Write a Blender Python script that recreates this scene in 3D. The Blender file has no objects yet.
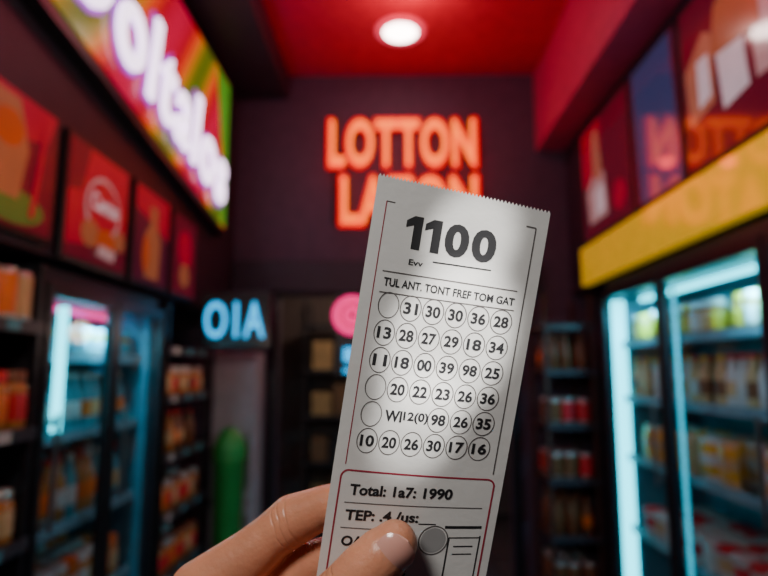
import bpy, bmesh, math, random
from mathutils import Vector, Matrix
random.seed(7)
SC = bpy.context.scene
COL = SC.collection

# ---------------------------------------------------------------- materials
def mat(name, col, rough=0.5, metal=0.0, emis=None, es=0.0, var=0.12, nscale=12.0,
        bump=0.0, bscale=60.0, coat=0.0, sss=0.0, spec=0.5, cior=1.5):
    m = bpy.data.materials.new(name); m.use_nodes = True
    nt = m.node_tree; b = nt.nodes['Principled BSDF']
    tc = nt.nodes.new('ShaderNodeTexCoord')
    nz = nt.nodes.new('ShaderNodeTexNoise'); nz.inputs['Scale'].default_value = nscale
    nz.inputs['Detail'].default_value = 4
    nt.links.new(tc.outputs['Object'], nz.inputs['Vector'])
    rp = nt.nodes.new('ShaderNodeValToRGB')
    rp.color_ramp.elements[0].position = 0.3; rp.color_ramp.elements[1].position = 0.7
    rp.color_ramp.elements[0].color = (*[c*(1-var) for c in col], 1)
    rp.color_ramp.elements[1].color = (*[min(1, c*(1+var)) for c in col], 1)
    nt.links.new(nz.outputs['Fac'], rp.inputs['Fac'])
    nt.links.new(rp.outputs['Color'], b.inputs['Base Color'])
    b.inputs['Roughness'].default_value = rough
    b.inputs['Metallic'].default_value = metal
    b.inputs['Specular IOR Level'].default_value = spec
    if coat:
        b.inputs['Coat Weight'].default_value = coat
        b.inputs['Coat Roughness'].default_value = 0.05
        b.inputs['Coat IOR'].default_value = cior
    if emis:
        b.inputs['Emission Color'].default_value = (*emis, 1)
        b.inputs['Emission Strength'].default_value = es
    if sss:
        b.inputs['Subsurface Weight'].default_value = sss
        b.inputs['Subsurface Radius'].default_value = (1.0, 0.35, 0.2)
        b.inputs['Subsurface Scale'].default_value = 0.003
    if bump:
        n2 = nt.nodes.new('ShaderNodeTexNoise'); n2.name = 'BumpNoise'; n2.inputs['Scale'].default_value = bscale
        n2.inputs['Detail'].default_value = 5
        nt.links.new(tc.outputs['Object'], n2.inputs['Vector'])
        bp = nt.nodes.new('ShaderNodeBump'); bp.name = 'Bump'; bp.inputs['Strength'].default_value = bump
        bp.inputs['Distance'].default_value = 0.002
        nt.links.new(n2.outputs['Fac'], bp.inputs['Height'])
        nt.links.new(bp.outputs['Normal'], b.inputs['Normal'])
    return m

def glass_mat(name, tint=(0.88, 0.98, 1.0), refl=0.10):
    m = bpy.data.materials.new(name); m.use_nodes = True
    nt = m.node_tree; nt.nodes.clear()
    o = nt.nodes.new('ShaderNodeOutputMaterial')
    t = nt.nodes.new('ShaderNodeBsdfTransparent'); t.inputs['Color'].default_value = (*tint, 1)
    g = nt.nodes.new('ShaderNodeBsdfGlossy'); g.inputs['Roughness'].default_value = 0.03
    mx = nt.nodes.new('ShaderNodeMixShader'); mx.inputs['Fac'].default_value = refl
    nt.links.new(t.outputs[0], mx.inputs[1]); nt.links.new(g.outputs[0], mx.inputs[2])
    nt.links.new(mx.outputs[0], o.inputs['Surface'])
    return m

M = {}
M['wall'] = mat('wall_paint_plum', (0.085, 0.06, 0.095), 0.7, bump=0.2)
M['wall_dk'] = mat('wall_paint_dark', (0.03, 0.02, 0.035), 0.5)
M['ceil'] = mat('ceiling_red_paint', (0.52, 0.02, 0.08), 0.55)
M['soffit'] = mat('soffit_red_paint', (0.45, 0.04, 0.13), 0.5)
M['black'] = mat('black_metal', (0.012, 0.011, 0.015), 0.35)
M['dkgrey'] = mat('dark_grey', (0.05, 0.05, 0.06), 0.4)
M['steel'] = mat('brushed_steel', (0.35, 0.38, 0.4), 0.3, metal=0.9)
M['fr_in'] = mat('fridge_liner', (0.08, 0.24, 0.32), 0.4)
M['fr_body'] = mat('fridge_body', (0.03, 0.035, 0.045), 0.3)
M['shelf'] = mat('wire_shelf', (0.08, 0.14, 0.17), 0.35, metal=0.4)
M['rail'] = mat('shelf_rail', (0.18, 0.34, 0.40), 0.4)
M['led'] = mat('led_cyan', (0.1, 0.6, 0.7), emis=(0.02, 0.66, 0.82), es=6)
M['led2'] = mat('led_cyan_soft', (0.1, 0.5, 0.6), emis=(0.0, 0.45, 0.62), es=1.5)
M['pink_refl'] = mat('pink_reflection_glow', (0.6, 0.05, 0.2), emis=(0.9, 0.03, 0.25), es=2)  # emissive pink that stands in for a sign's reflection in the door glass
M['glass'] = glass_mat('door_glass')
M['white'] = mat('white_plastic', (0.65, 0.66, 0.62), 0.4)
M['cream'] = mat('cream_label', (0.68, 0.47, 0.22), 0.45)
M['gold'] = mat('gold_foil', (0.90, 0.48, 0.03), 0.35, metal=0.1)
M['orange'] = mat('orange_label', (0.88, 0.20, 0.02), 0.4)
M['brown'] = mat('brown_label', (0.22, 0.08, 0.03), 0.4)
M['redl'] = mat('red_label', (0.72, 0.02, 0.03), 0.4)
M['greenl'] = mat('green_label', (0.05, 0.35, 0.08), 0.4)
M['teal'] = mat('teal_label', (0.08, 0.35, 0.42), 0.4)
M['amber'] = mat('amber_jar', (0.55, 0.22, 0.05), 0.15)
M['lid'] = mat('metal_lid', (0.55, 0.5, 0.45), 0.3, metal=0.7)
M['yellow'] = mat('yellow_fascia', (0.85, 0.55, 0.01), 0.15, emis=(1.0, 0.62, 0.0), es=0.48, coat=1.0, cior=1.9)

def floor_mat():
    m = mat('floor_tile', (0.09, 0.08, 0.09), 0.18)
    nt = m.node_tree; b = nt.nodes['Principled BSDF']
    tc = nt.nodes['Texture Coordinate']
    br = nt.nodes.new('ShaderNodeTexBrick'); br.inputs['Scale'].default_value = 2.5
    br.offset = 0; br.inputs['Color1'].default_value = (0.10, 0.09, 0.10, 1)
    br.inputs['Color2'].default_value = (0.075, 0.07, 0.08, 1)
    br.inputs['Mortar'].default_value = (0.02, 0.02, 0.02, 1)
    br.inputs['Mortar Size'].default_value = 0.01
    br.inputs['Brick Width'].default_value = 1; br.inputs['Row Height'].default_value = 1
    nt.links.new(tc.outputs['Object'], br.inputs['Vector'])
    nt.links.new(br.outputs['Color'], b.inputs['Base Color'])
    return m
M['floor'] = floor_mat()

# ---------------------------------------------------------------- mesh builder
class MB:
    def __init__(s): s.v = []; s.f = []; s.m = []; s.mats = []
    def mi(s, m):
        if m not in s.mats: s.mats.append(m)
        return s.mats.index(m)
    def poly(s, pts, m):
        n = len(s.v); s.v += [tuple(p) for p in pts]; s.f.append(list(range(n, n+len(pts)))); s.m.append(s.mi(m))
    def box(s, x0, x1, y0, y1, z0, z1, m):
        if x0 > x1: x0, x1 = x1, x0
        if y0 > y1: y0, y1 = y1, y0
        n = len(s.v)
        s.v += [(x0,y0,z0),(x1,y0,z0),(x1,y1,z0),(x0,y1,z0),(x0,y0,z1),(x1,y0,z1),(x1,y1,z1),(x0,y1,z1)]
        k = s.mi(m)
        for f in [(0,3,2,1),(4,5,6,7),(0,1,5,4),(1,2,6,5),(2,3,7,6),(3,0,4,7)]:
            s.f.append([n+i for i in f]); s.m.append(k)
    def lathe(s, c, prof, ms, seg=14):
        n = len(s.v)
        for r, z in prof:
            for i in range(seg):
                a = 2*math.pi*i/seg
                s.v.append((c[0]+r*math.cos(a), c[1]+r*math.sin(a), c[2]+z))
        for j in range(len(prof)-1):
            k = s.mi(ms[min(j, len(ms)-1)])
            for i in range(seg):
                i2 = (i+1) % seg
                s.f.append([n+j*seg+i, n+j*seg+i2, n+(j+1)*seg+i2, n+(j+1)*seg+i]); s.m.append(k)
        s.f.append([n+i for i in reversed(range(seg))]); s.m.append(s.mi(ms[0]))
        t = n+(len(prof)-1)*seg
        s.f.append([t+i for i in range(seg)]); s.m.append(s.mi(ms[-1]))
    def mesh(s, me, fn, m):
        n = len(s.v); k = s.mi(m)
        s.v += [tuple(fn(v.co)) for v in me.vertices]
        for p in me.polygons:
            s.f.append([n+i for i in p.vertices]); s.m.append(k)
    def obj(s, name, parent=None, smooth=False, bevel=0.0):
        me = bpy.data.meshes.new(name); me.from_pydata(s.v, [], s.f); me.update()
        for m in s.mats: me.materials.append(m)
        for p, k in zip(me.polygons, s.m):
            p.material_index = k; p.use_smooth = smooth
        o = bpy.data.objects.new(name, me); COL.objects.link(o)
        if smooth:
            try: me.set_sharp_from_angle(angle=math.radians(40))
            except Exception: pass
        if bevel:
            bv = o.modifiers.new('bevel', 'BEVEL'); bv.width = bevel; bv.segments = 2; bv.limit_method = 'ANGLE'
        if parent: o.parent = parent
        return o

def empty(name, loc=(0,0,0)):
    e = bpy.data.objects.new(name, None); e.empty_display_size = 0.1; COL.objects.link(e)
    return e

def text_me(body, w=None, h=None, ext=0.0, bold=0.0, spacing=1.0, center=True):
    cu = bpy.data.curves.new('t', 'FONT'); cu.body = body; cu.size = 1.0
    cu.offset = bold; cu.space_character = spacing; cu.resolution_u = 4
    o = bpy.data.objects.new('t', cu); COL.objects.link(o)
    dg = bpy.context.evaluated_depsgraph_get()
    me = bpy.data.meshes.new_from_object(o.evaluated_get(dg))
    bpy.data.objects.remove(o)
    if not me.vertices: return me
    xs = [v.co.x for v in me.vertices]; ys = [v.co.y for v in me.vertices]
    x0, x1, y0, y1 = min(xs), max(xs), min(ys), max(ys)
    sx = w/(x1-x0) if w else None; sy = h/(y1-y0) if h else None
    if sx is None: sx = sy
    if sy is None: sy = sx
    cx = (x0+x1)/2 if center else x0; cy = (y0+y1)/2 if center else y0
    if ext:
        bm = bmesh.new(); bm.from_mesh(me)
        r = bmesh.ops.extrude_face_region(bm, geom=bm.faces[:])
        for e in r['geom']:
            if isinstance(e, bmesh.types.BMVert): e.co.z += 1.0
        bm.to_mesh(me); bm.free()
    for v in me.vertices:
        v.co = Vector(((v.co.x-cx)*sx, (v.co.y-cy)*sy, v.co.z*ext))
    return me

def on_back(x, y, z):
    return lambda c: (x+c.x, y-c.z, z+c.y)
def on_left(x, y, z, ang=0.0):
    ca, sa = math.cos(ang), math.sin(ang)
    return lambda c: (x+c.z, y+c.x*ca-c.y*sa, z+c.x*sa+c.y*ca)
def on_right(x, y, z):
    return lambda c: (x-c.z, y-c.x, z+c.y)

# ---------------------------------------------------------------- room shell
ZC = 3.82
b = MB(); b.box(-1.95, 2.05, -1.5, 6.7, -0.1, 0.0, M['floor']); b.obj('floor')
b = MB(); b.box(-1.95, 2.05, -1.5, 4.6, ZC, ZC+0.1, M['ceil']); b.obj('ceiling')
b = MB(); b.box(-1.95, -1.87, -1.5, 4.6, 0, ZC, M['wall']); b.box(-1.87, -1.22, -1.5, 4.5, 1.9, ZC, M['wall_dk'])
b.box(-1.87, -1.25, 4.2, 4.5, 0, 1.9, M['wall']); b.obj('wall_left')
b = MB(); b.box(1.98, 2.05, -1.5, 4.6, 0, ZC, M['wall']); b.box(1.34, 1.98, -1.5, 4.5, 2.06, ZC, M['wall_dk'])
b.obj('wall_right')
b = MB(); b.box(-1.95, 2.05, -1.6, -1.5, 0, ZC, M['wall']); b.obj('wall_front')
b = MB()
b.box(-1.95, -0.86, 4.5, 4.6, 0, ZC, M['wall']); b.box(0.86, 2.05, 4.5, 4.6, 0, ZC, M['wall'])
b.box(-0.86, 0.86, 4.5, 4.6, 2.06, ZC, M['wall']); b.obj('wall_back')
b = MB(); b.box(1.11, 1.335, -1.5, 4.5, 3.18, ZC, M['soffit']); b.obj('trim_1', bevel=0.01)
b = MB(); b.box(-1.215, -0.82, -1.5, 4.5, 3.62, ZC, M['wall_dk']); b.obj('trim_2', bevel=0.01)
b = MB(); b.box(-1.21, 1.1, 4.44, 4.498, 2.08, 2.32, M['wall_dk'])
b.box(-0.92, -0.86, 4.46, 4.498, 0, 2.08, M['black']); b.box(0.86, 0.92, 4.46, 4.498, 0, 2.08, M['black'])
b.obj('trim_3', bevel=0.005)
mstore = mat('storeroom_paint', (0.20, 0.16, 0.15), 0.7)
b = MB(); b.box(-1.95, 2.05, 6.6, 6.7, 0, 2.7, mstore); b.obj('wall_storeroom_back')
b = MB(); b.box(-1.95, -1.85, 4.6, 6.6, 0, 2.7, mstore); b.obj('wall_storeroom_left')
b = MB(); b.box(1.95, 2.05, 4.6, 6.6, 0, 2.7, mstore); b.obj('wall_storeroom_right')
b = MB(); b.box(-1.95, 2.05, 4.6, 6.7, 2.7, 2.8, mstore); b.obj('ceiling_storeroom')

# ---------------------------------------------------------------- products
def can(b, x, y, z, lab, s=1.0):
    r, h = 0.033*s, 0.125*s
    b.lathe((x,y,z), [(r*.8,0),(r,.006*s),(r,h*.12),(r,h*.88),(r*.99,h*.92),(r*.82,h*.98),(r*.84,h)],
            [M['lid'],M['lid'],lab,M['lid'],M['lid'],M['lid']])
def jar(b, x, y, z, lab, cap, s=1.0):
    r, h = 0.038*s, 0.15*s
    b.lathe((x,y,z), [(r*.85,0),(r,.008*s),(r,h*.15),(r*1.01,h*.16),(r*1.01,h*.62),(r,h*.63),(r*.98,h*.74),(r*.78,h*.80),(r*.86,h*.81),(r*.86,h*.98),(r*.8,h)],
            [M['amber'],M['amber'],M['amber'],lab,M['amber'],M['amber'],M['amber'],cap,cap,cap])
def bottle(b, x, y, z, body, lab, cap, s=1.0):
    r, h = 0.033*s, 0.24*s
    b.lathe((x,y,z), [(r*.8,0),(r,.01*s),(r,h*.2),(r*1.02,h*.21),(r*1.02,h*.5),(r,h*.51),(r*.95,h*.62),(r*.45,h*.80),(r*.38,h*.9),(r*.48,h*.905),(r*.48,h*.99),(r*.4,h)],
            [body,body,body,lab,body,body,body,body,cap,cap,cap])
def tub(b, x, y, z, lab, cap, s=1.0):
    r, h = 0.05*s, 0.12*s
    b.lathe((x,y,z), [(r*.78,0),(r*.8,h*.05),(r*.85,h*.3),(r*.93,h*.7),(r*.98,h*.85),(r*1.06,h*.86),(r*1.06,h*.97),(r*.98,h)],
            [M['white'],M['white'],lab,M['white'],cap,cap,cap])
def bag(b, x, y, z, m, m2, s=1.0, turn=0.0):
    """crimped snack bag: pillow profile, flat sealed top"""
    w, h, d = 0.075*s, 0.19*s, 0.03*s
    rows = 8; n = len(b.v); cols = 10
    ct, st = math.cos(turn), math.sin(turn)
    for j in range(rows+1):
        t = j/rows; dd = d*max(0.08, math.sin(math.pi*t)**0.6) if t < 0.95 else d*0.08
        if t < 0.03: dd = d*0.5
        for i in range(cols):
            a = 2*math.pi*i/cols
            px = w*(1-0.10*math.sin(math.pi*t))*math.cos(a); py = dd*math.sin(a)
            b.v.append((x+px*st+py*ct, y+px*ct-py*st, z+h*t))
    for j in range(rows):
        k = b.mi(m2 if j in (0, 7, 3, 4) else m)
        for i in range(cols):
            i2 = (i+1) % cols
            b.f.append([n+j*cols+i, n+j*cols+i2, n+(j+1)*cols+i2, n+(j+1)*cols+i]); b.m.append(k)
    b.f.append([n+i for i in range(cols)]); b.m.append(b.mi(m))
    b.f.append([n+rows*cols+i for i in range(cols)]); b.m.append(b.mi(m))

# ---------------------------------------------------------------- refrigerators
def fridge(name, xf, s, ys, ztop, shelves, led_m, pink=False):
    e = empty(name)
    y0, y1 = ys[0], ys[-1]; D = 0.58
    b = MB()
    b.box(xf+s*0.04, xf+s*D, y0, y0+0.04, 0, ztop, M['fr_body'])
    b.box(xf+s*0.04, xf+s*D, y1-0.04, y1, 0, ztop, M['fr_body'])
    b.box(xf+s*0.04, xf+s*D, y0+.04, y1-.04, 0, 0.16, M['fr_body'])
    b.box(xf+s*0.04, xf+s*D, y0+.04, y1-.04, ztop-0.10, ztop, M['fr_body'])
    b.box(xf+s*(D-0.03), xf+s*D, y0+.04, y1-.04, 0.16, ztop-0.10, M['fr_in'])
    b.box(xf+s*0.06, xf+s*(D-.03), y1-0.05, y1-0.041, 0.16, ztop-0.10, M['fr_in'])
    b.box(xf+s*0.06, xf+s*(D-.03), y0+0.041, y0+0.05, 0.16, ztop-0.10, M['fr_in'])
    b.obj('cabinet', e, bevel=0.004)
    b = MB()
    for z in shelves:
        b.box(xf+s*0.10, xf+s*(D-0.035), y0+.055, y1-.055, z-0.012, z, M['shelf'])
        b.box(xf+s*0.092, xf+s*0.10, y0+.055, y1-.055, z-0.03, z+0.012, M['rail'])
    b.obj('shelves', e)
    b = MB(); g = MB(); l = MB()
    for i in range(len(ys)-1):
        a, c = ys[i]+0.006, ys[i+1]-0.006
        fw = 0.035; last = (i == len(ys)-2)
        for (p, q, r_, t) in [(a, a+fw, 0.14, ztop-.06), (c-fw, c, 0.14, ztop-.06)]:
            b.box(xf, xf+s*0.035, p, q, r_, t, M['black'])
        b.box(xf, xf+s*0.035, a+fw, c-fw, 0.14, 0.19, M['black'])
        b.box(xf, xf+s*0.035, a+fw, c-fw, ztop-.11, ztop-.06, M['black'])
        b.box(xf-s*0.035, xf-s*0.022, a+0.045, a+0.06, 0.95, 1.35, M['steel'])
        b.box(xf-s*0.025, xf+s*0.005, a+0.045, a+0.06, 0.97, 0.99, M['steel'])
        b.box(xf-s*0.025, xf+s*0.005, a+0.045, a+0.06, 1.31, 1.33, M['steel'])
        X = xf+s*0.017
        g.poly([(X,a+fw,0.19),(X,c-fw,0.19),(X,c-fw,ztop-.11),(X,a+fw,ztop-.11)], M['glass'])
        if not pink:
            wd = 0.125 if last else 0.062
            l.box(xf+s*0.045, xf+s*wd, c-0.052, c-0.040, 0.2, ztop-.12, led_m if last else M['led2'])
        elif i == 0:
            l.box(xf+s*0.045, xf+s*0.080, a+0.20, a+0.212, 1.27, ztop-.13, led_m)
    l.box(xf+s*0.20, xf+s*0.235, y0+0.1, y1-0.1, ztop-0.128, ztop-0.105, M['pink_refl'] if pink else led_m)  # pink case: glowing bar in place of the glass reflection, not a tube
    b.obj('door_frames', e, bevel=0.003); g.obj('glass_doors', e); l.obj('led_strips', e)
    return e

RY = [1.25, 2.10, 2.95, 3.75]
RS = [0.17, 0.60, 1.00, 1.34, 1.66]
fridge('display_refrigerator', 1.30, 1, RY, 2.04, RS[1:], M['led'])
LY = [2.06, 2.60, 3.14]
LS = [0.17, 0.55, 0.90, 1.25, 1.56]
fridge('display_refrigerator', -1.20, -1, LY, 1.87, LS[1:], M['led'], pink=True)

def fill(name, xs, y0, y1, z, step, fn, p=0.95):
    b = MB()
    y = y0
    while y < y1:
        for x in xs:
            if random.random() < p: fn(b, x+random.uniform(-.004,.004), y+random.uniform(-.004,.004), z)
        y += step
    return b.obj(name, smooth=True)
R = random.choice
fill('snack_jars', (1.45, 1.57, 1.69), 1.36, 3.64, RS[4], 0.088, lambda b,x,y,z: jar(b,x,y,z,R([M['cream'],M['white'],M['gold']]),R([M['white'],M['gold']]),1.05))
fill('dairy_bottles', (1.45, 1.56, 1.67), 1.36, 3.64, RS[3], 0.078, lambda b,x,y,z: bottle(b,x,y,z,R([M['white'],M['cream']]),R([M['cream'],M['brown'],M['white']]),R([M['gold'],M['redl']]),0.95))
fill('snack_bags', (1.46, 1.58, 1.70), 1.38, 3.62, RS[2], 0.165, lambda b,x,y,z: bag(b,x,y,z,R([M['gold'],M['gold'],M['cream']]),R([M['cream'],M['white'],M['gold']]),1.0,random.uniform(-.2,.2)))
fill('yogurt_tubs', (1.46, 1.60, 1.72), 1.38, 3.62, RS[1], 0.125, lambda b,x,y,z: tub(b,x,y,z,R([M['redl'],M['white'],M['cream']]),R([M['white'],M['redl']]),1.15))
fill('soda_bottles', (-1.36, -1.46), 2.17, 3.05, LS[3], 0.08, lambda b,x,y,z: bottle(b,x,y,z,M['teal'],R([M['cream'],M['white'],M['orange']]),M['white'],1.0))
fill('juice_bottles', (-1.36, -1.48, -1.60), 2.17, 3.05, LS[2], 0.08, lambda b,x,y,z: bottle(b,x,y,z,R([M['amber'],M['teal']]),R([M['cream'],M['white'],M['orange']]),R([M['white'],M['redl']]),1.05))
fill('sauce_jars', (-1.36, -1.48, -1.60), 2.17, 3.05, LS[1], 0.09, lambda b,x,y,z: jar(b,x,y,z,R([M['cream'],M['orange'],M['white']]),R([M['white'],M['orange']]),1.15))
fill('small_jars', (-1.34, -1.44), 2.17, 3.05, LS[4], 0.09, lambda b,x,y,z: jar(b,x,y,z,M['teal'],M['teal'],0.8))

# ---------------------------------------------------------------- open shelving
def rack(name, x0, x1, y0, y1, zs, ztop, front, m):
    e = empty(name); b = MB()
    for (x, y) in [(x0,y0),(x1-.025,y0),(x0,y1-.025),(x1-.025,y1-.025)]:
        b.box(x, x+.025, y, y+.025, 0, ztop, m)
    b.obj('uprights', e, bevel=0.002); b = MB()
    for z in zs:
        b.box(x0+.002, x1-.002, y0+.002, y1-.002, z-0.02, z, m)
    b.obj('shelf_boards', e, bevel=0.002); b = MB()
    for z in zs:
        if front == 'R': b.box(x1, x1+0.008, y0, y1, z-0.035, z+0.005, M['dkgrey'])
        if front == 'F': b.box(x0, x1, y0-0.008, y0, z-0.035, z+0.005, M['dkgrey'])
    k = 0
    for z in zs:
        y = y0+0.08
        while y < y1-0.05 and front == 'R':
            b.box(x1+.008, x1+.011, y, y+0.06, z-0.032, z+0.002, M['teal'] if k % 3 else M['white']); y += 0.23; k += 1
    b.obj('price_rails', e)
    return e
rack('grocery_shelf', -1.75, -1.19, 1.05, 2.02, [0.10, 0.55, 0.96, 1.31, 1.655], 1.86, 'R', M['black'])
for i, z in enumerate([0.55, 0.96, 1.31, 1.655]):
    fill(['tinned_drinks','tinned_soup','preserve_jars','juice_cans'][i], (-1.24, -1.34, -1.45), 1.12, 1.96, z, 0.092,
         [lambda b,x,y,z: can(b,x,y,z,R([M['teal'],M['cream'],M['brown']]),1.3),
          lambda b,x,y,z: jar(b,x,y,z,R([M['cream'],M['teal']]),M['lid'],1.1),
          lambda b,x,y,z: jar(b,x,y,z,R([M['orange'],M['redl'],M['orange'],M['cream']]),R([M['redl'],M['brown']]),1.25),
          lambda b,x,y,z: can(b,x,y,z,R([M['orange'],M['redl'],M['cream'],M['orange']]),1.35)][i])
rack('grocery_shelf', -1.70, -1.20, 3.19, 3.94, [0.12, 0.42, 0.74, 1.05, 1.36, 1.62], 1.86, 'R', M['black'])
for i, z in enumerate([0.12, 0.42, 0.74, 1.05, 1.36]):
    fill(['vinegar_bottles','spice_jars','honey_jars','syrup_bottles','snack_tins'][i], (-1.26, -1.37, -1.48), 3.25, 3.9, z, 0.085,
         (lambda b,x,y,z: bottle(b,x,y,z,R([M['brown'],M['amber']]),R([M['orange'],M['brown'],M['cream']]),M['redl'],0.9)) if i in (0,3) else
         (lambda b,x,y,z: jar(b,x,y,z,R([M['brown'],M['orange'],M['redl'],M['cream']]),R([M['brown'],M['lid']]),1.05)))
mwood = mat('dark_wood', (0.07, 0.03, 0.02), 0.5)
rack('wooden_shelf', 1.0, 1.33, 4.0, 4.44, [0.12, 0.45, 0.80, 1.15, 1.5, 1.8], 2.0, 'F', mwood)
for i, z in enumerate([0.12, 0.45, 0.80, 1.15, 1.5]):
    fill(['pickle_jars','oil_bottles','coffee_tins','tea_tins','wine_bottles'][i], (1.07, 1.16, 1.26), 4.07, 4.38, z, 0.095,
         (lambda b,x,y,z: bottle(b,x,y,z,M['brown'],R([M['brown'],M['brown'],M['orange']]),M['brown'],1.0)) if i in (1,4) else
         (lambda b,x,y,z: can(b,x,y,z,R([M['brown'],M['redl'],M['brown']]),1.3)))
rack('storage_rack', -0.9, 0.9, 6.05, 6.5, [0.15, 0.6, 1.05, 1.5, 1.95], 2.2, 'F', M['dkgrey'])
b = MB()
mcard = mat('cardboard', (0.30, 0.18, 0.10), 0.8)
for z in [0.15, 0.6, 1.05, 1.5]:
    x = -0.82
    while x < 0.62:
        w = random.uniform(.16,.26); h = random.uniform(.2,.36)
        b.box(x, x+w, 6.12, 6.42, z, z+h, R([mcard, M['brown'], mcard, M['cream'], M['dkgrey']])); x += w+0.02
b.obj('cardboard_boxes', bevel=0.006)

# ---------------------------------------------------------------- back corner
e = empty('upright_freezer'); b = MB()
mfz = mat('freezer_enamel', (0.42, 0.42, 0.45), 0.35)
b.box(-1.24, -0.94, 4.20, 4.43, 0.05, 1.62, mfz); b.obj('body', e, bevel=0.01)
b = MB(); b.box(-1.24, -0.94, 4.165, 4.195, 0.07, 0.60, mfz); b.box(-1.24, -0.94, 4.165, 4.195, 0.62, 1.62, mfz)
b.obj('doors', e, bevel=0.008)
b = MB(); b.box(-0.985, -0.97, 4.135, 4.165, 0.72, 1.1, M['steel']); b.box(-0.985, -0.97, 4.135, 4.165, 0.35, 0.55, M['steel'])
b.box(-1.22, -1.18, 4.22, 4.26, 0, 0.05, M['black']); b.box(-1.0, -0.96, 4.22, 4.26, 0, 0.05, M['black'])
b.box(-1.22, -1.18, 4.37, 4.41, 0, 0.05, M['black']); b.box(-1.0, -0.96, 4.37, 4.41, 0, 0.05, M['black']); b.obj('handles_and_feet', e)
e = empty('green_waste_bin'); b = MB(); mg = mat('green_plastic', (0.03, 0.36, 0.06), 0.45)
b.lathe((-1.08, 4.05, 0), [(0.075,0),(0.08,.02),(0.10,0.9),(0.108,0.91),(0.108,0.94),(0.1,0.95)], [mg], 20)
b.obj('bin_body', e, smooth=True); b = MB()
b.lathe((-1.08, 4.05, 0.951), [(0.11,0),(0.112,.03),(0.09,.10),(0.05,.16),(0.02,.175)], [mg], 20); b.obj('lid', e, smooth=True)

# ---------------------------------------------------------------- left illuminated sign
def sign_mat():
    m = bpy.data.materials.new('lightbox_print'); m.use_nodes = True
    nt = m.node_tree; p = nt.nodes['Principled BSDF']
    tc = nt.nodes.new('ShaderNodeTexCoord'); mp = nt.nodes.new('ShaderNodeMapping')
    mp.inputs['Rotation'].default_value = (math.radians(38), 0, 0)
    nt.links.new(tc.outputs['Object'], mp.inputs['Vector'])
    wv = nt.nodes.new('ShaderNodeTexWave'); wv.wave_type = 'BANDS'; wv.bands_direction = 'Y'
    wv.inputs['Scale'].default_value = 0.42; wv.inputs['Distortion'].default_value = 2.2
    wv.inputs['Detail'].default_value = 1.0; wv.inputs['Detail Scale'].default_value = 0.8
    wv.inputs['Phase Offset'].default_value = 1.2
    nt.links.new(mp.outputs[0], wv.inputs['Vector'])
    r = nt.nodes.new('ShaderNodeValToRGB'); cr = r.color_ramp
    cr.elements[0].position = 0; cr.elements[0].color = (0.10, 0.20, 0.01, 1)
    cr.elements[1].position = 1; cr.elements[1].color = (0.60, 0.0, 0.06, 1)
    for pos, c in [(0.10,(0.25,0.25,0.01,1)),(0.25,(0.70,0.26,0.01,1)),(0.45,(0.8,0.06,0.01,1)),(0.72,(0.50,0.0,0.02,1))]:
        el = cr.elements.new(pos); el.color = c
    nt.links.new(wv.outputs['Fac'], r.inputs['Fac'])
    nt.links.new(r.outputs['Color'], p.inputs['Base Color'])
    nt.links.new(r.outputs['Color'], p.inputs['Emission Color'])
    p.inputs['Emission Strength'].default_value = 0.6; p.inputs['Roughness'].default_value = 0.2
    return m
e = empty('illuminated_shop_sign')
def sign_prism(b, x0, x1, pts, m):
    n = len(pts); k = len(b.v)
    b.v += [(x0, y, z) for y, z in pts] + [(x1, y, z) for y, z in pts]
    mi = b.mi(m)
    b.f.append([k+n+i for i in range(n)]); b.m.append(mi)
    b.f.append([k+i for i in reversed(range(n))]); b.m.append(mi)
    for i in range(n):
        j = (i+1) % n; b.f.append([k+i, k+j, k+n+j, k+n+i]); b.m.append(mi)
b = MB(); sign_prism(b, -1.218, -1.150, [(0.9,2.82),(3.99,2.40),(3.99,3.50),(0.9,3.50)], M['black']); b.obj('lightbox_case', e)
b = MB(); sign_prism(b, -1.150, -1.142, [(0.95,2.86),(3.96,2.45),(3.96,3.47),(0.95,3.47)], sign_mat()); b.obj('printed_face', e)
mgreen = mat('sign_green_print', (0.08, 0.40, 0.03), 0.2, emis=(0.08, 0.40, 0.02), es=0.6)
b = MB(); sign_prism(b, -1.142, -1.139, [(3.66,3.46),(3.86,2.90),(3.86,2.47),(3.955,2.46),(3.955,3.46)], mgreen); b.obj('green_print', e)
mlet = mat('sign_letter_white', (0.9, 0.8, 1.0), emis=(0.92, 0.76, 1.0), es=3.2)
mletb = mat('sign_letter_violet', (0.3, 0.05, 0.5), emis=(0.38, 0.04, 0.55), es=0.9)
b = MB(); b.mesh(text_me('Doltalos', w=2.07, h=0.47, ext=0.012, bold=0.055, spacing=1.12), on_left(-1.139, 2.86, 2.915, -0.148), mletb); b.obj('letter_halo', e)
b = MB(); b.mesh(text_me('Doltalos', w=2.01, h=0.42, ext=0.02, bold=0.014, spacing=1.14), on_left(-1.126, 2.86, 2.915, -0.148), mlet); b.obj('letters', e)

# ---------------------------------------------------------------- LOTTON neon
e = empty('neon_lottery_sign')
mn1 = mat('neon_red', (0.4,0.0,0.0), emis=(1.0, 0.0, 0.0), es=1.3)
mn2 = mat('neon_orange', (0.5,0.08,0.0), emis=(1.0, 0.14, 0.0), es=2.3)
for txt, xc, zc, w in [('LOTTON', 0.075, 3.245, 1.17), ('LATON', 0.125, 2.785, 1.08)]:
    b = MB(); b.mesh(text_me(txt, w=w, h=0.42, ext=0.02, bold=0.055, spacing=1.1), on_back(xc, 4.470, zc), mn1); b.obj('tube_outline', e)
    b = MB(); b.mesh(text_me(txt, w=w-0.06, h=0.36, ext=0.015, bold=0.016, spacing=1.12), on_back(xc, 4.449, zc), mn2); b.obj('tube_core', e)
b = MB()
for x in (-0.45, 0.08, 0.6):
    b.box(x-.01, x+.01, 4.472, 4.5, 2.6, 3.45, M['black'])
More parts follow.
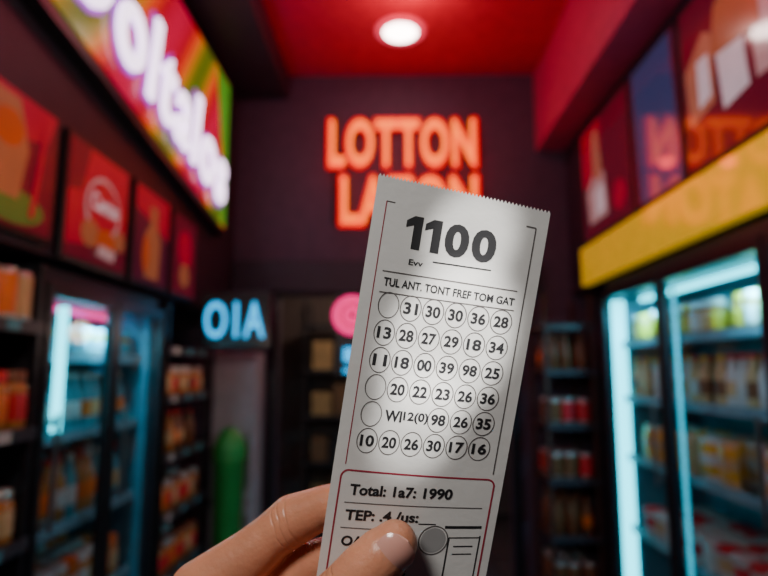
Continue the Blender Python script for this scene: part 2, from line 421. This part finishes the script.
b.obj('mounting_rails', e)

# ---------------------------------------------------------------- blade sign O1A
e = empty('hanging_led_sign')
mcy = mat('neon_cyan', (0.0,0.3,0.6), emis=(0.0, 0.40, 0.85), es=2.2)
b = MB(); b.box(-1.17, -0.74, 3.60, 3.66, 1.63, 1.97, M['black'])
b.box(-1.30, -1.17, 3.62, 3.64, 1.86, 1.89, M['black']); b.obj('case', e, bevel=0.008)
b = MB(); b.mesh(text_me('O1A', w=0.36, h=0.22, ext=0.012, bold=0.012, spacing=1.08), on_back(-0.955, 3.599, 1.80), mcy); b.obj('letters', e)

e = empty('round_neon_sign')
def torus(b, c, R0, r, m, seg=32, k=8):
    n = len(b.v); mi = b.mi(m)
    for i in range(seg):
        a = 2*math.pi*i/seg
        for j in range(k):
            t = 2*math.pi*j/k
            b.v.append((c[0]+(R0+r*math.cos(t))*math.cos(a), c[1]+r*math.sin(t), c[2]+(R0+r*math.cos(t))*math.sin(a)))
    for i in range(seg):
        for j in range(k):
            b.f.append([n+i*k+j, n+((i+1)%seg)*k+j, n+((i+1)%seg)*k+(j+1)%k, n+i*k+(j+1)%k]); b.m.append(mi)
mpk = mat('neon_pink', (0.6,0.02,0.2), emis=(1.0, 0.01, 0.20), es=1.7)
b = MB(); torus(b, (-0.30, 4.40, 1.90), 0.12, 0.026, mpk); torus(b, (-0.30, 4.40, 1.90), 0.05, 0.024, mpk); b.obj('pink_rings', e, smooth=True)
b = MB(); b.box(-0.36, -0.24, 4.39, 4.41, 1.48, 1.51, mcy); b.box(-0.36, -0.24, 4.39, 4.41, 1.56, 1.66, mcy); b.obj('cyan_bars', e)
b = MB(); b.box(-0.42, -0.18, 4.425, 4.435, 1.46, 2.06, M['black']); b.box(-0.31, -0.29, 4.405, 4.43, 2.0, 2.09, M['black']); b.obj('back_plate', e)

# ---------------------------------------------------------------- posters
def circ(cy, cz, ry, rz, n=28): return [(cy+ry*math.cos(2*math.pi*i/n), cz+rz*math.sin(2*math.pi*i/n)) for i in range(n)]
PC = dict(red=(0.36,0.002,0.024), dred=(0.11,0.003,0.016), pale=(0.42,0.28,0.28), tan=(0.30,0.10,0.04), org=(0.40,0.06,0.01),
          grn=(0.05,0.13,0.02), wht=(0.62,0.58,0.62), blu=(0.02,0.05,0.15), blk=(0.02,0.01,0.015), mar=(0.065,0.005,0.022), skn=(0.36,0.14,0.08))
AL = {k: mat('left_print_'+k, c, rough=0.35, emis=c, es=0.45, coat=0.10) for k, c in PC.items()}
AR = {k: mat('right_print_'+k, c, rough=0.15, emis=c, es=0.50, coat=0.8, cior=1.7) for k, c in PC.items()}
def poster(name, side, y0, y1, z0, z1, bg, shapes, texts=()):
    e = empty(name)
    A = AL if side == 'L' else AR
    X = -1.219 if side == 'L' else 1.339; s = 1 if side == 'L' else -1
    def pr(bb, d0, d1, pts, m):
        sign_prism(bb, X+s*d0, X+s*d1, pts, m)
    b = MB(); pr(b, 0, 0.025, [(y0,z0),(y1,z0),(y1,z1),(y0,z1)], M['black']); b.obj('frame', e, bevel=0.003)
    f = 0.02
    b = MB(); pr(b, 0.025, 0.027, [(y0+f,z0+f),(y1-f,z0+f),(y1-f,z1-f),(y0+f,z1-f)], A[bg]); b.obj('print', e)
    b = MB(); d = 0.027; W, H = y1-y0-2*f, z1-z0-2*f
    for m, pts in shapes:
        pr(b, d, d+0.0012, [(y0+f+W*p, z0+f+H*q) for p, q in pts], A[m]); d += 0.0012
    for t, p, q, w, h, m in texts:
        fn = on_left if side == 'L' else on_right
        b.mesh(text_me(t, w=W*w, h=H*h, ext=0.001, bold=0.02), fn(X+s*(d+0.001), y0+f+W*p, z0+f+H*q), A[m])
    if b.v: b.obj('artwork', e)
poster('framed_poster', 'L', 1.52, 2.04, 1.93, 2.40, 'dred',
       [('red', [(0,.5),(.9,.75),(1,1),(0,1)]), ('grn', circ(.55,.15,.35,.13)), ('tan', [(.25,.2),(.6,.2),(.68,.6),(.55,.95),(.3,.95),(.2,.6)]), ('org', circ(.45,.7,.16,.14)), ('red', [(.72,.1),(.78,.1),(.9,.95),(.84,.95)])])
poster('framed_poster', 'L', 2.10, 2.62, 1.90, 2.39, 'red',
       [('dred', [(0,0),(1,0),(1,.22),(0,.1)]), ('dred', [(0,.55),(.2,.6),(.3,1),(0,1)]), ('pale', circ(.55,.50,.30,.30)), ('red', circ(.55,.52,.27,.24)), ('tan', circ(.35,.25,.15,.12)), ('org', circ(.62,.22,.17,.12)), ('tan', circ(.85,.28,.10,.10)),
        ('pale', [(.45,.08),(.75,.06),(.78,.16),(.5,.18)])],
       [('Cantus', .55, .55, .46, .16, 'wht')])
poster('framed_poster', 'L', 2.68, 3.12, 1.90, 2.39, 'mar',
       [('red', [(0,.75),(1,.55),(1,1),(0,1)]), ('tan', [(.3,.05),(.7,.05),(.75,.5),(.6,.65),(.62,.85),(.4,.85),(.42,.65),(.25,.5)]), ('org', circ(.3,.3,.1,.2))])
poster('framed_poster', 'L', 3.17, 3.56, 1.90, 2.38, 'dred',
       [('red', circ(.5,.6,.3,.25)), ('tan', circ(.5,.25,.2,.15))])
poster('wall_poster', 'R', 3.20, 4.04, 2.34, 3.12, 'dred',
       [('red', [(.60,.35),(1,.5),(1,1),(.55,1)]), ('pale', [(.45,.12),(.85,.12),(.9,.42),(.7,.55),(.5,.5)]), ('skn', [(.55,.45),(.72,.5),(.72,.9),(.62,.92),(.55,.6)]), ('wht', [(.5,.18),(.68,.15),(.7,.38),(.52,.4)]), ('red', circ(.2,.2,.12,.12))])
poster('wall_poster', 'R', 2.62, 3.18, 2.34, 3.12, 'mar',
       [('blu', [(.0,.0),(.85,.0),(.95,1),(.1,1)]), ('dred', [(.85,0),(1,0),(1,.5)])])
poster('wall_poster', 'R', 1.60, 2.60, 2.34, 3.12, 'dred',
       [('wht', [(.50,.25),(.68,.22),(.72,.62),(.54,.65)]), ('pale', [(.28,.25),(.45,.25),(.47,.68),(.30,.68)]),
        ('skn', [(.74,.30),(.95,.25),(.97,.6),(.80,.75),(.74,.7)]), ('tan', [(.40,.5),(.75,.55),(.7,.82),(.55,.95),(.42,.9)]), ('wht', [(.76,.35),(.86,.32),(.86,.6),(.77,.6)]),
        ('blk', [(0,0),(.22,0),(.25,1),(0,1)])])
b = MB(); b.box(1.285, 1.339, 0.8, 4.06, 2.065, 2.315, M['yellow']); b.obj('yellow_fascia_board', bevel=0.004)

# ---------------------------------------------------------------- ceiling downlight
e = empty('recessed_downlight')
mdl = mat('lamp_diffuser', (1,0.95,0.9), emis=(1.0, 0.80, 0.74), es=18)
b = MB(); b.lathe((0.055, 3.85, ZC-0.022), [(0.165,0),(0.17,0.004),(0.17,0.02),(0.16,0.0215)], [mat('trim_pink_halo',(0.6,0.08,0.13),0.4,emis=(1,0.05,0.12),es=1.0)], 32); b.obj('trim_halo_ring', e, smooth=True)  # ring emission paints the pink halo around the lamp
b = MB(); b.lathe((0.055, 3.85, ZC-0.030), [(0.10,0),(0.113,0.003),(0.115,0.0075)], [mdl], 32); b.obj('diffuser', e, smooth=True)

# ---------------------------------------------------------------- lottery ticket (sheet with a slight twist)
TL = Vector((-.0061,.2412,1.5813)); TR = Vector((.0650,.2395,1.5639))
BL = Vector((-.0339,.2762,1.4109)); BR = Vector((.0397,.2699,1.4132))
NRM = ((BL-TL).cross(TR-TL)).normalized()
if NRM.y > 0: NRM = -NRM
UN = 0.000425
def tp(a, bb, w=0.0, curl=True):
    s, t = a/180.0, bb/408.0
    P = TL*(1-s)*(1-t)+TR*s*(1-t)+BL*(1-s)*t+BR*s*t
    c = 0
    if curl: c = -4.0*((a-90)/90)**2 + 5.0*math.sin(math.pi*min(max(bb,0),440)/440)-2.5
    return P+NRM*UN*(w+c)
TH = 452
mp_ = mat('thermal_paper', (0.78, 0.775, 0.75), 0.42, var=0.03, nscale=60, bump=0.08, bscale=300)
e = empty('lottery_ticket')
b = MB(); NA, NB = 96, 60
random.seed(3)
def tv(i, j, w):
    a = 180*i/NA; bb = TH*j/NB
    if j == 0: bb += (-1.6 if i % 2 else 1.6)
    return tp(a, bb, w)
for w in (0.0, -0.6):
    for j in range(NB+1):
        for i in range(NA+1): b.v.append(tuple(tv(i, j, w)))
NN = (NA+1)*(NB+1); k = b.mi(mp_)
for j in range(NB):
    for i in range(NA):
        q = [j*(NA+1)+i, (j+1)*(NA+1)+i, (j+1)*(NA+1)+i+1, j*(NA+1)+i+1]
        b.f.append(q); b.m.append(k); b.f.append([x+NN for x in reversed(q)]); b.m.append(k)
def rim(l):
    for p, q in zip(l[:-1], l[1:]): b.f.append([p, q, q+NN, p+NN]); b.m.append(k)
rim([i for i in range(NA+1)]); rim([NB*(NA+1)+i for i in range(NA+1)])
rim([j*(NA+1) for j in range(NB+1)]); rim([j*(NA+1)+NA for j in range(NB+1)])
b.obj('paper_sheet', e, smooth=True)

mink = mat('black_ink', (0.015, 0.015, 0.018), 0.6)
mgry = mat('grey_ink', (0.10, 0.09, 0.09), 0.6)
mstamp = mat('stamp_ink', (0.36, 0.36, 0.36), 0.6)
mred = mat('red_ink', (0.35, 0.02, 0.05), 0.6)
ink = MB(); WI = 0.35
def strip(a0, b0, a1, b1, wd, m):
    L = math.hypot(a1-a0, b1-b0); n = max(1, int(L/12)); nx, ny = -(b1-b0)/L*wd/2, (a1-a0)/L*wd/2
    for i in range(n):
        p, q = i/n, (i+1)/n
        A0 = (a0+(a1-a0)*p, b0+(b1-b0)*p); A1 = (a0+(a1-a0)*q, b0+(b1-b0)*q)
        ink.poly([tp(A0[0]+nx,A0[1]+ny,WI), tp(A1[0]+nx,A1[1]+ny,WI), tp(A1[0]-nx,A1[1]-ny,WI), tp(A0[0]-nx,A0[1]-ny,WI)], m)
def ring(ca, cb, ra, rb, wd, m, n=36, a0=0, a1=2*math.pi):
    for i in range(n):
        p, q = a0+(a1-a0)*i/n, a0+(a1-a0)*(i+1)/n
        f = lambda t, o: tp(ca+(ra+o)*math.cos(t), cb+(rb+o)*math.sin(t), WI)
        ink.poly([f(p,wd/2), f(q,wd/2), f(q,-wd/2), f(p,-wd/2)], m)
def ttext(t, ca, cb, w=None, h=None, bold=0.0, m=None, left=False):
    me = text_me(t, w=w, h=h, bold=bold, center=True)
    off = 0
    if left: off = max(v.co.x for v in me.vertices)
    ink.mesh(me, lambda c: tp(ca+off+c.x, cb-c.y, WI+0.1), m or mink)
def one(a, t, bt, w=9, fl=8):
    """heavy figure one: stem with a flag"""
    ink.poly([tp(x, y, WI+0.1) for x, y in [(a,t),(a+w,t),(a+w,bt),(a,bt)]], mink)
    ink.poly([tp(x, y, WI+0.1) for x, y in [(a,t),(a,t+9),(a-fl,t+12),(a-fl,t+5.5)]], mink)
one(45, 33, 66); one(65, 33, 66)
ttext('0', 91, 49.5, w=25, h=34, bold=0.04); ttext('0', 119, 49.5, w=25, h=34, bold=0.04)
ttext('Evv', 53, 79, w=15, h=6, bold=0.02)
strip(70, 75, 130, 73, 1.4, mink)
strip(13, 24, 13, 290, 1.0, mred); strip(168, 20, 168, 292, 1.2, mgry)
strip(13, 24, 22, 24, 1.0, mgry); strip(158, 20, 168, 20, 1.4, mgry)
strip(20, 92, 160, 90, 1.2, mgry); strip(20, 113, 160, 111, 1.2, mgry)
ttext('TUL ANT. TONT FREF TOM GAT', 91, 102, w=136, h=8.5, bold=0.025)
rows = [['', '31', '30', '30', '36', '28'], ['13', '28', '27', '29', '18', '34'], ['11', '18', '00', '39', '98', '25'],
        ['', '20', '22', '23', '26', '36'], ['', 'WI', '12(0)', '98', '26', '35'], ['10', '20', '26', '30', '17', '16']]
for r, row in enumerate(rows):
    for c, t in enumerate(row):
        ca, cb = 32+23.4*c, 125+27.8*r
        if not (r == 4 and c in (1, 2)): ring(ca, cb, 10.8, 12.8, 1.0, mgry)
        if t:
            wd = 15 if len(t) == 2 else 26
            ttext(t, ca, cb, w=wd if t != 'WI' else 18, h=12, bold=0.032)
strip(18, 296, 163, 298, 1.8, mred); strip(10, 304, 10, 450, 1.8, mred); strip(171, 306, 171, 450, 1.8, mred)
ring(18, 304, 8, 8, 1.8, mred, 10, math.pi, 1.5*math.pi); ring(163, 306, 8, 8, 1.8, mred, 10, 1.5*math.pi, 2*math.pi)
ttext('Total: 1a7: 1990', 22, 316, w=108, h=12, bold=0.03, left=True)
strip(18, 330, 163, 331, 1.0, mgry)
ttext('TEP: .4 /us:', 21, 343, w=78, h=11.5, bold=0.03, left=True)
strip(18, 357, 92, 358, 1.0, mgry)
ttext('OAP-', 21, 371, w=36, h=11, bold=0.03, left=True)
ring(118, 368, 15, 16, 1.2, mgry)
ink.poly([tp(118+13*math.cos(2*math.pi*i/32), 368+14*math.sin(2*math.pi*i/32), WI*0.7) for i in range(32)], mstamp)
strip(100, 350, 118, 350, 1.2, mink); strip(128, 353, 166, 353, 3.0, mink)
strip(134, 365, 166, 365, 1.2, mink); strip(134, 365, 134, 440, 1.6, mink); strip(166, 363, 166, 440, 1.4, mink)
strip(140, 375, 160, 375, 1.4, mink); strip(140, 384, 160, 384, 1.2, mink)
ttext('2034-118', 60, 405, w=70, h=9, bold=0.02)
ink.obj('printed_ink', e)

# ---------------------------------------------------------------- hand
mskin = mat('skin', (0.74, 0.31, 0.18), 0.36, var=0.12, nscale=40, bump=0.22, bscale=420, sss=0.3)
mnail = mat('fingernail', (0.84, 0.42, 0.34), 0.18, var=0.03, nscale=80, coat=0.6, sss=0.1)
bm = bmesh.new()
def ball(P, r):
    bmesh.ops.create_uvsphere(bm, u_segments=24, v_segments=14, radius=r, matrix=Matrix.Translation(P))
def bone(P, Q, r0, r1):
    d = Q-P; L = d.length
    if L < 1e-6: return
    rot = d.to_track_quat('Z', 'Y').to_matrix().to_4x4()
    bmesh.ops.create_cone(bm, cap_ends=True, segments=24, radius1=r0, radius2=r1, depth=L,
                          matrix=Matrix.Translation((P+Q)/2) @ rot)
def chain(pts):
    prev = None
    for a, bb, w, r in pts:
        P = tp(a, bb, w, False); rr = r*UN
        ball(P, rr)
        if prev: bone(prev[0], P, prev[1], rr)
        prev = (P, rr)
thumb = [(78,360,24,22.5),(67,372,26,26.5),(53,388,28,28),(38,405,30,27.5),(8,440,27,29),(-28,482,20,32),(-60,530,0,36),(-105,600,-25,42)]
index = [(78,316,-21,16.5),(60,323,-25,20),(22,340,-29,21.5),(-8,351,-36,22.5),(-42,370,-44,28),(-62,386,-43,26),(-84,406,-40,29),(-135,446,-36,38)]
middle = [(98,370,-21,16.5),(80,378,-25,20),(44,394,-34,22),(-12,425,-54,26.5),(-52,460,-57,29),(-100,512,-56,35)]
ring_ = [(92,428,-36,16),(78,436,-46,19),(56,450,-62,21),(12,484,-80,25),(-64,556,-68,33)]
pinky = [(64,482,-50,13.5),(52,488,-60,16.5),(36,500,-70,18.5),(2,530,-84,21),(-42,596,-68,29)]
for c in (thumb, index, middle, ring_, pinky): chain(c)
wr = (-170,700,-50,50)
for k_ in (index, middle, ring_, pinky): chain([k_[-1], (*[(k_[-1][i]+wr[i])/2 for i in range(3)], 42), wr])
chain([thumb[-1], wr]); chain([index[-1], middle[-1], ring_[-1], pinky[-1]])
chain([(-28,482,14,22), (-78,470,-14,24), (-120,476,-30,28)])
chain([(-60,530,0,34), (-85,560,-40,40)])
chain([wr, (-240,850,-60,56), (-315,1010,-65,68)])
me = bpy.data.meshes.new('hand_raw'); bm.to_mesh(me); bm.free()
o = bpy.data.objects.new('hand_raw', me); COL.objects.link(o)
rm = o.modifiers.new('r', 'REMESH'); rm.mode = 'VOXEL'; rm.voxel_size = 0.0008
sm = o.modifiers.new('s', 'SMOOTH'); sm.factor = 0.5; sm.iterations = 10
dg = bpy.context.evaluated_depsgraph_get()
me2 = bpy.data.meshes.new_from_object(o.evaluated_get(dg)); bpy.data.objects.remove(o)
me2.materials.clear(); me2.materials.append(mskin)
for p in me2.polygons: p.use_smooth = True
e = empty('human_hand')
me2.name = 'palm_and_fingers'; ho = bpy.data.objects.new('palm_and_fingers', me2); COL.objects.link(ho); ho.parent = e
def T(p): return tp(p[0], p[1], p[2], False)

def add_creases(m, specs):
    nt = m.node_tree; bp = nt.nodes['Bump']; L = nt.links
    tc = nt.nodes['Texture Coordinate']
    wn = nt.nodes.new('ShaderNodeTexNoise'); wn.inputs['Scale'].default_value = 110
    L.new(tc.outputs['Object'], wn.inputs['Vector'])
    def mth(op, a, b_=None):
        n = nt.nodes.new('ShaderNodeMath'); n.operation = op
        for i, v in enumerate((a, b_)):
            if v is None: continue
            if isinstance(v, (int, float)): n.inputs[i].default_value = v
            else: L.new(v, n.inputs[i])
        return n.outputs[0]
    wob = mth('MULTIPLY', mth('SUBTRACT', wn.outputs['Fac'], 0.5), 0.004)
    tot = None
    for P, t, R0, sig, amp in specs:
        sb = nt.nodes.new('ShaderNodeVectorMath'); sb.operation = 'SUBTRACT'; sb.inputs[1].default_value = P
        L.new(tc.outputs['Object'], sb.inputs[0])
        dt = nt.nodes.new('ShaderNodeVectorMath'); dt.operation = 'DOT_PRODUCT'; dt.inputs[1].default_value = t
        L.new(sb.outputs[0], dt.inputs[0])
        ln = nt.nodes.new('ShaderNodeVectorMath'); ln.operation = 'LENGTH'; L.new(sb.outputs[0], ln.inputs[0])
        x = mth('DIVIDE', mth('ADD', dt.outputs['Value'], wob), sig)
        g = mth('EXPONENT', mth('MULTIPLY', mth('MULTIPLY', x, x), -1.0))
        mk = mth('LESS_THAN', ln.outputs['Value'], R0)
        g = mth('MULTIPLY', mth('MULTIPLY', g, mk), -amp)
        tot = g if tot is None else mth('ADD', tot, g)
    base = nt.nodes['BumpNoise'].outputs['Fac']
    s = mth('ADD', mth('MULTIPLY', base, 0.5), tot)
    L.new(s, bp.inputs['Height']); bp.inputs['Strength'].default_value = 0.5; bp.inputs['Distance'].default_value = 0.0013
sp = []
ti = (T(index[4])-T(index[3])).normalized()
for off in (-0.0035, 0.0, 0.003): sp.append((tuple(T(index[4])+ti*off), tuple(ti), 0.016, 0.0005, 0.5))
for off in (-0.0015, 0.0015): sp.append((tuple(T(index[2])+ti*off), tuple(ti), 0.0135, 0.00045, 0.4))
tt = (T(thumb[3])-T(thumb[1])).normalized()
for off in (-0.002, 0.001, 0.004): sp.append((tuple(T(thumb[3])+tt*off), tuple(tt), 0.016, 0.0005, 0.5))
add_creases(mskin, sp)

def nail(name, P_tip, P_prev, r, up, lw=0.74, l0=-0.95, l1=0.70):
    t = (P_tip-P_prev).normalized(); n = (up-t*up.dot(t)).normalized(); s = t.cross(n)
    b = MB(); NU, NV = 14, 16; k = b.mi(mnail)
    for lay in (0.06, -0.12):
        for j in range(NV+1):
            v = -1+2*j/NV; l = (l0+l1)/2+v*(l1-l0)/2
            wmax = lw*(max(0.0, 1-abs(v)**3.2))**0.45
            for i in range(NU+1):
                ph = (-1+2*i/NU)*wmax*1.2
                h = 1.0-(0.40*l*l if l > 0 else -0.08*l)
                rr = r*(h+lay)
                b.v.append(tuple(P_tip+t*l*r+n*rr*math.cos(ph)+s*rr*math.sin(ph)))
    N2 = (NU+1)*(NV+1)
    for j in range(NV):
        for i in range(NU):
            q = [j*(NU+1)+i, j*(NU+1)+i+1, (j+1)*(NU+1)+i+1, (j+1)*(NU+1)+i]
            b.f.append(q); b.m.append(k); b.f.append([x+N2 for x in reversed(q)]); b.m.append(k)
    for j in range(NV):
        for i in (0, NU):
            p = j*(NU+1)+i; q = p+NU+1; b.f.append([p, q, q+N2, p+N2]); b.m.append(k)
    for i in range(NU):
        for j in (0, NV):
            p = j*(NU+1)+i; b.f.append([p, p+1, p+1+N2, p+N2]); b.m.append(k)
    ob = b.obj(name, e, smooth=True)
RGT = (TR-TL).normalized()
nail('thumb_nail', T(thumb[0]), T(thumb[1]), 23.6*UN, NRM+RGT*0.10, l0=-1.0, l1=0.68)
for nm, c in (('index_nail', index), ('middle_nail', middle), ('ring_nail', ring_), ('pinky_nail', pinky)):
    nail(nm, T(c[0]), T(c[1]), c[0][3]*UN, -NRM)
msl = mat('dark_sleeve_cloth', (0.03, 0.03, 0.045), 0.85, bump=0.5, bscale=300)
P0, P1 = tp(-264,908,-62,False), tp(-420,1260,-75,False)
d = (P1-P0); q = d.to_track_quat('Z','Y').to_matrix(); b = MB(); k = b.mi(msl); SG = 28
prof = [(0.028,0.012),(0.034,0),(0.036,.01),(0.035,.02),(0.039,.05),(0.043,.1),(0.048,d.length),(0.02,d.length+.005)]
for r, z in prof:
    for i in range(SG):
        a = 2*math.pi*i/SG; rr = r*(1+0.03*math.sin(5*a+z*60))
        b.v.append(tuple(P0+q@Vector((rr*math.cos(a), rr*math.sin(a), z))))
for j in range(len(prof)-1):
    for i in range(SG):
        i2 = (i+1)%SG; b.f.append([j*SG+i, j*SG+i2, (j+1)*SG+i2, (j+1)*SG+i]); b.m.append(k)
b.f.append([(len(prof)-1)*SG+i for i in range(SG)]); b.m.append(k)
b.obj('sleeve', e, smooth=True)

# ---------------------------------------------------------------- lights
def light(name, typ, loc, energy, col=(1,1,1), size=0.2, target=None, **kw):
    l = bpy.data.lights.new(name, typ); l.energy = energy; l.color = col
    if typ == 'AREA': l.shape = 'SQUARE'; l.size = size
    else: l.shadow_soft_size = size
    for a_, v_ in kw.items(): setattr(l, a_, v_)
    ob = bpy.data.objects.new(name, l); COL.objects.link(ob); ob.location = loc
    if target is not None:
        ob.rotation_euler = (Vector(target)-Vector(loc)).to_track_quat('-Z', 'Y').to_euler()
    return ob
tc_ = tp(95, 230)
light('ticket_key_fill', 'AREA', (-0.45, -0.45, 2.3), 10, (1.0, 0.96, 0.91), 0.35, tc_)  # unseen soft fill added behind the camera for ticket and hand
for (a_, b_, sz, en) in [(105, 45, 2.8, 45), (100, 150, 3.8, 85), (82, 235, 2.6, 50)]:
    light('ticket_glare_spot', 'SPOT', (0.25, -0.45, 1.95), en, (1.0, 0.97, 0.93), 0.006, tp(a_, b_), spot_size=math.radians(sz), spot_blend=0.6)  # unseen overlapping spots, added to shape the bright glare on the paper
light('added_red_light', 'POINT', (0.1, 3.35, 3.60), 12, (1.0, 0.02, 0.14), 0.08)  # unseen red point added to tint the ceiling, no fixture here
light('added_red_light', 'POINT', (0.2, 2.2, 3.60), 5, (1.0, 0.02, 0.18), 0.08)  # second added red point, spreads the ceiling tint forward
light('added_red_light', 'POINT', (0.45, 0.85, 2.0), 1.5, (1.0, 0.05, 0.10), 0.05)  # unseen rim light added to redden the thumb edge
for x_ in (-0.4, 0.1, 0.6):
    light('added_wall_wash', 'POINT', (x_, 4.30, 3.02), 0.7, (1.0, 0.05, 0.03), 0.05)  # unseen red points added to lay a halo on the wall behind the letters
light('storeroom_lamp', 'POINT', (0.0, 5.4, 2.4), 16, (1.0, 0.72, 0.58), 0.1)
light('fridge_lamp', 'AREA', (1.40, 2.3, 1.90), 14, (0.15, 0.70, 1.0), 0.12, (1.55, 2.3, 0))
light('fridge_lamp', 'AREA', (1.40, 3.3, 1.90), 11, (0.12, 0.68, 1.0), 0.12, (1.55, 3.3, 0))
light('fridge_lamp', 'AREA', (-1.30, 2.6, 1.74), 11, (0.14, 0.74, 1.0), 0.12, (-1.42, 2.6, 0))
light('aisle_fill', 'POINT', (0.0, 2.0, 2.7), 7, (1.0, 0.80, 0.85), 0.15)  # unseen fill point added above the aisle, no fixture
light('shelf_fill', 'POINT', (-0.75, 1.35, 1.95), 3.0, (1.0, 0.62, 0.42), 0.06)  # unseen warm fill added to brighten the near rack
light('shelf_fill', 'POINT', (-0.75, 3.2, 1.7), 2.0, (1.0, 0.70, 0.50), 0.06)  # same kind of added warm fill for the far rack

w = bpy.data.worlds.new('world'); SC.world = w; w.use_nodes = True
w.node_tree.nodes['Background'].inputs[0].default_value = (0.10, 0.06, 0.12, 1)
w.node_tree.nodes['Background'].inputs[1].default_value = 0.3

# ---------------------------------------------------------------- camera
cam = bpy.data.cameras.new('camera'); co = bpy.data.objects.new('camera', cam); COL.objects.link(co)
th, ps = math.atan(82/600), 0.015
F = Vector((-math.sin(ps)*math.cos(th), math.cos(ps)*math.cos(th), math.sin(th)))
Rv = Vector((math.cos(ps), math.sin(ps), 0)); U = Rv.cross(F)
mt = Matrix((Rv, U, -F)).transposed().to_4x4(); mt.translation = Vector((0, 0, 1.5))
co.matrix_world = mt
cam.sensor_width = 36; cam.lens = 28.125; cam.clip_start = 0.02
cam.dof.use_dof = True; cam.dof.focus_distance = 0.252; cam.dof.aperture_fstop = 6.3
SC.camera = co
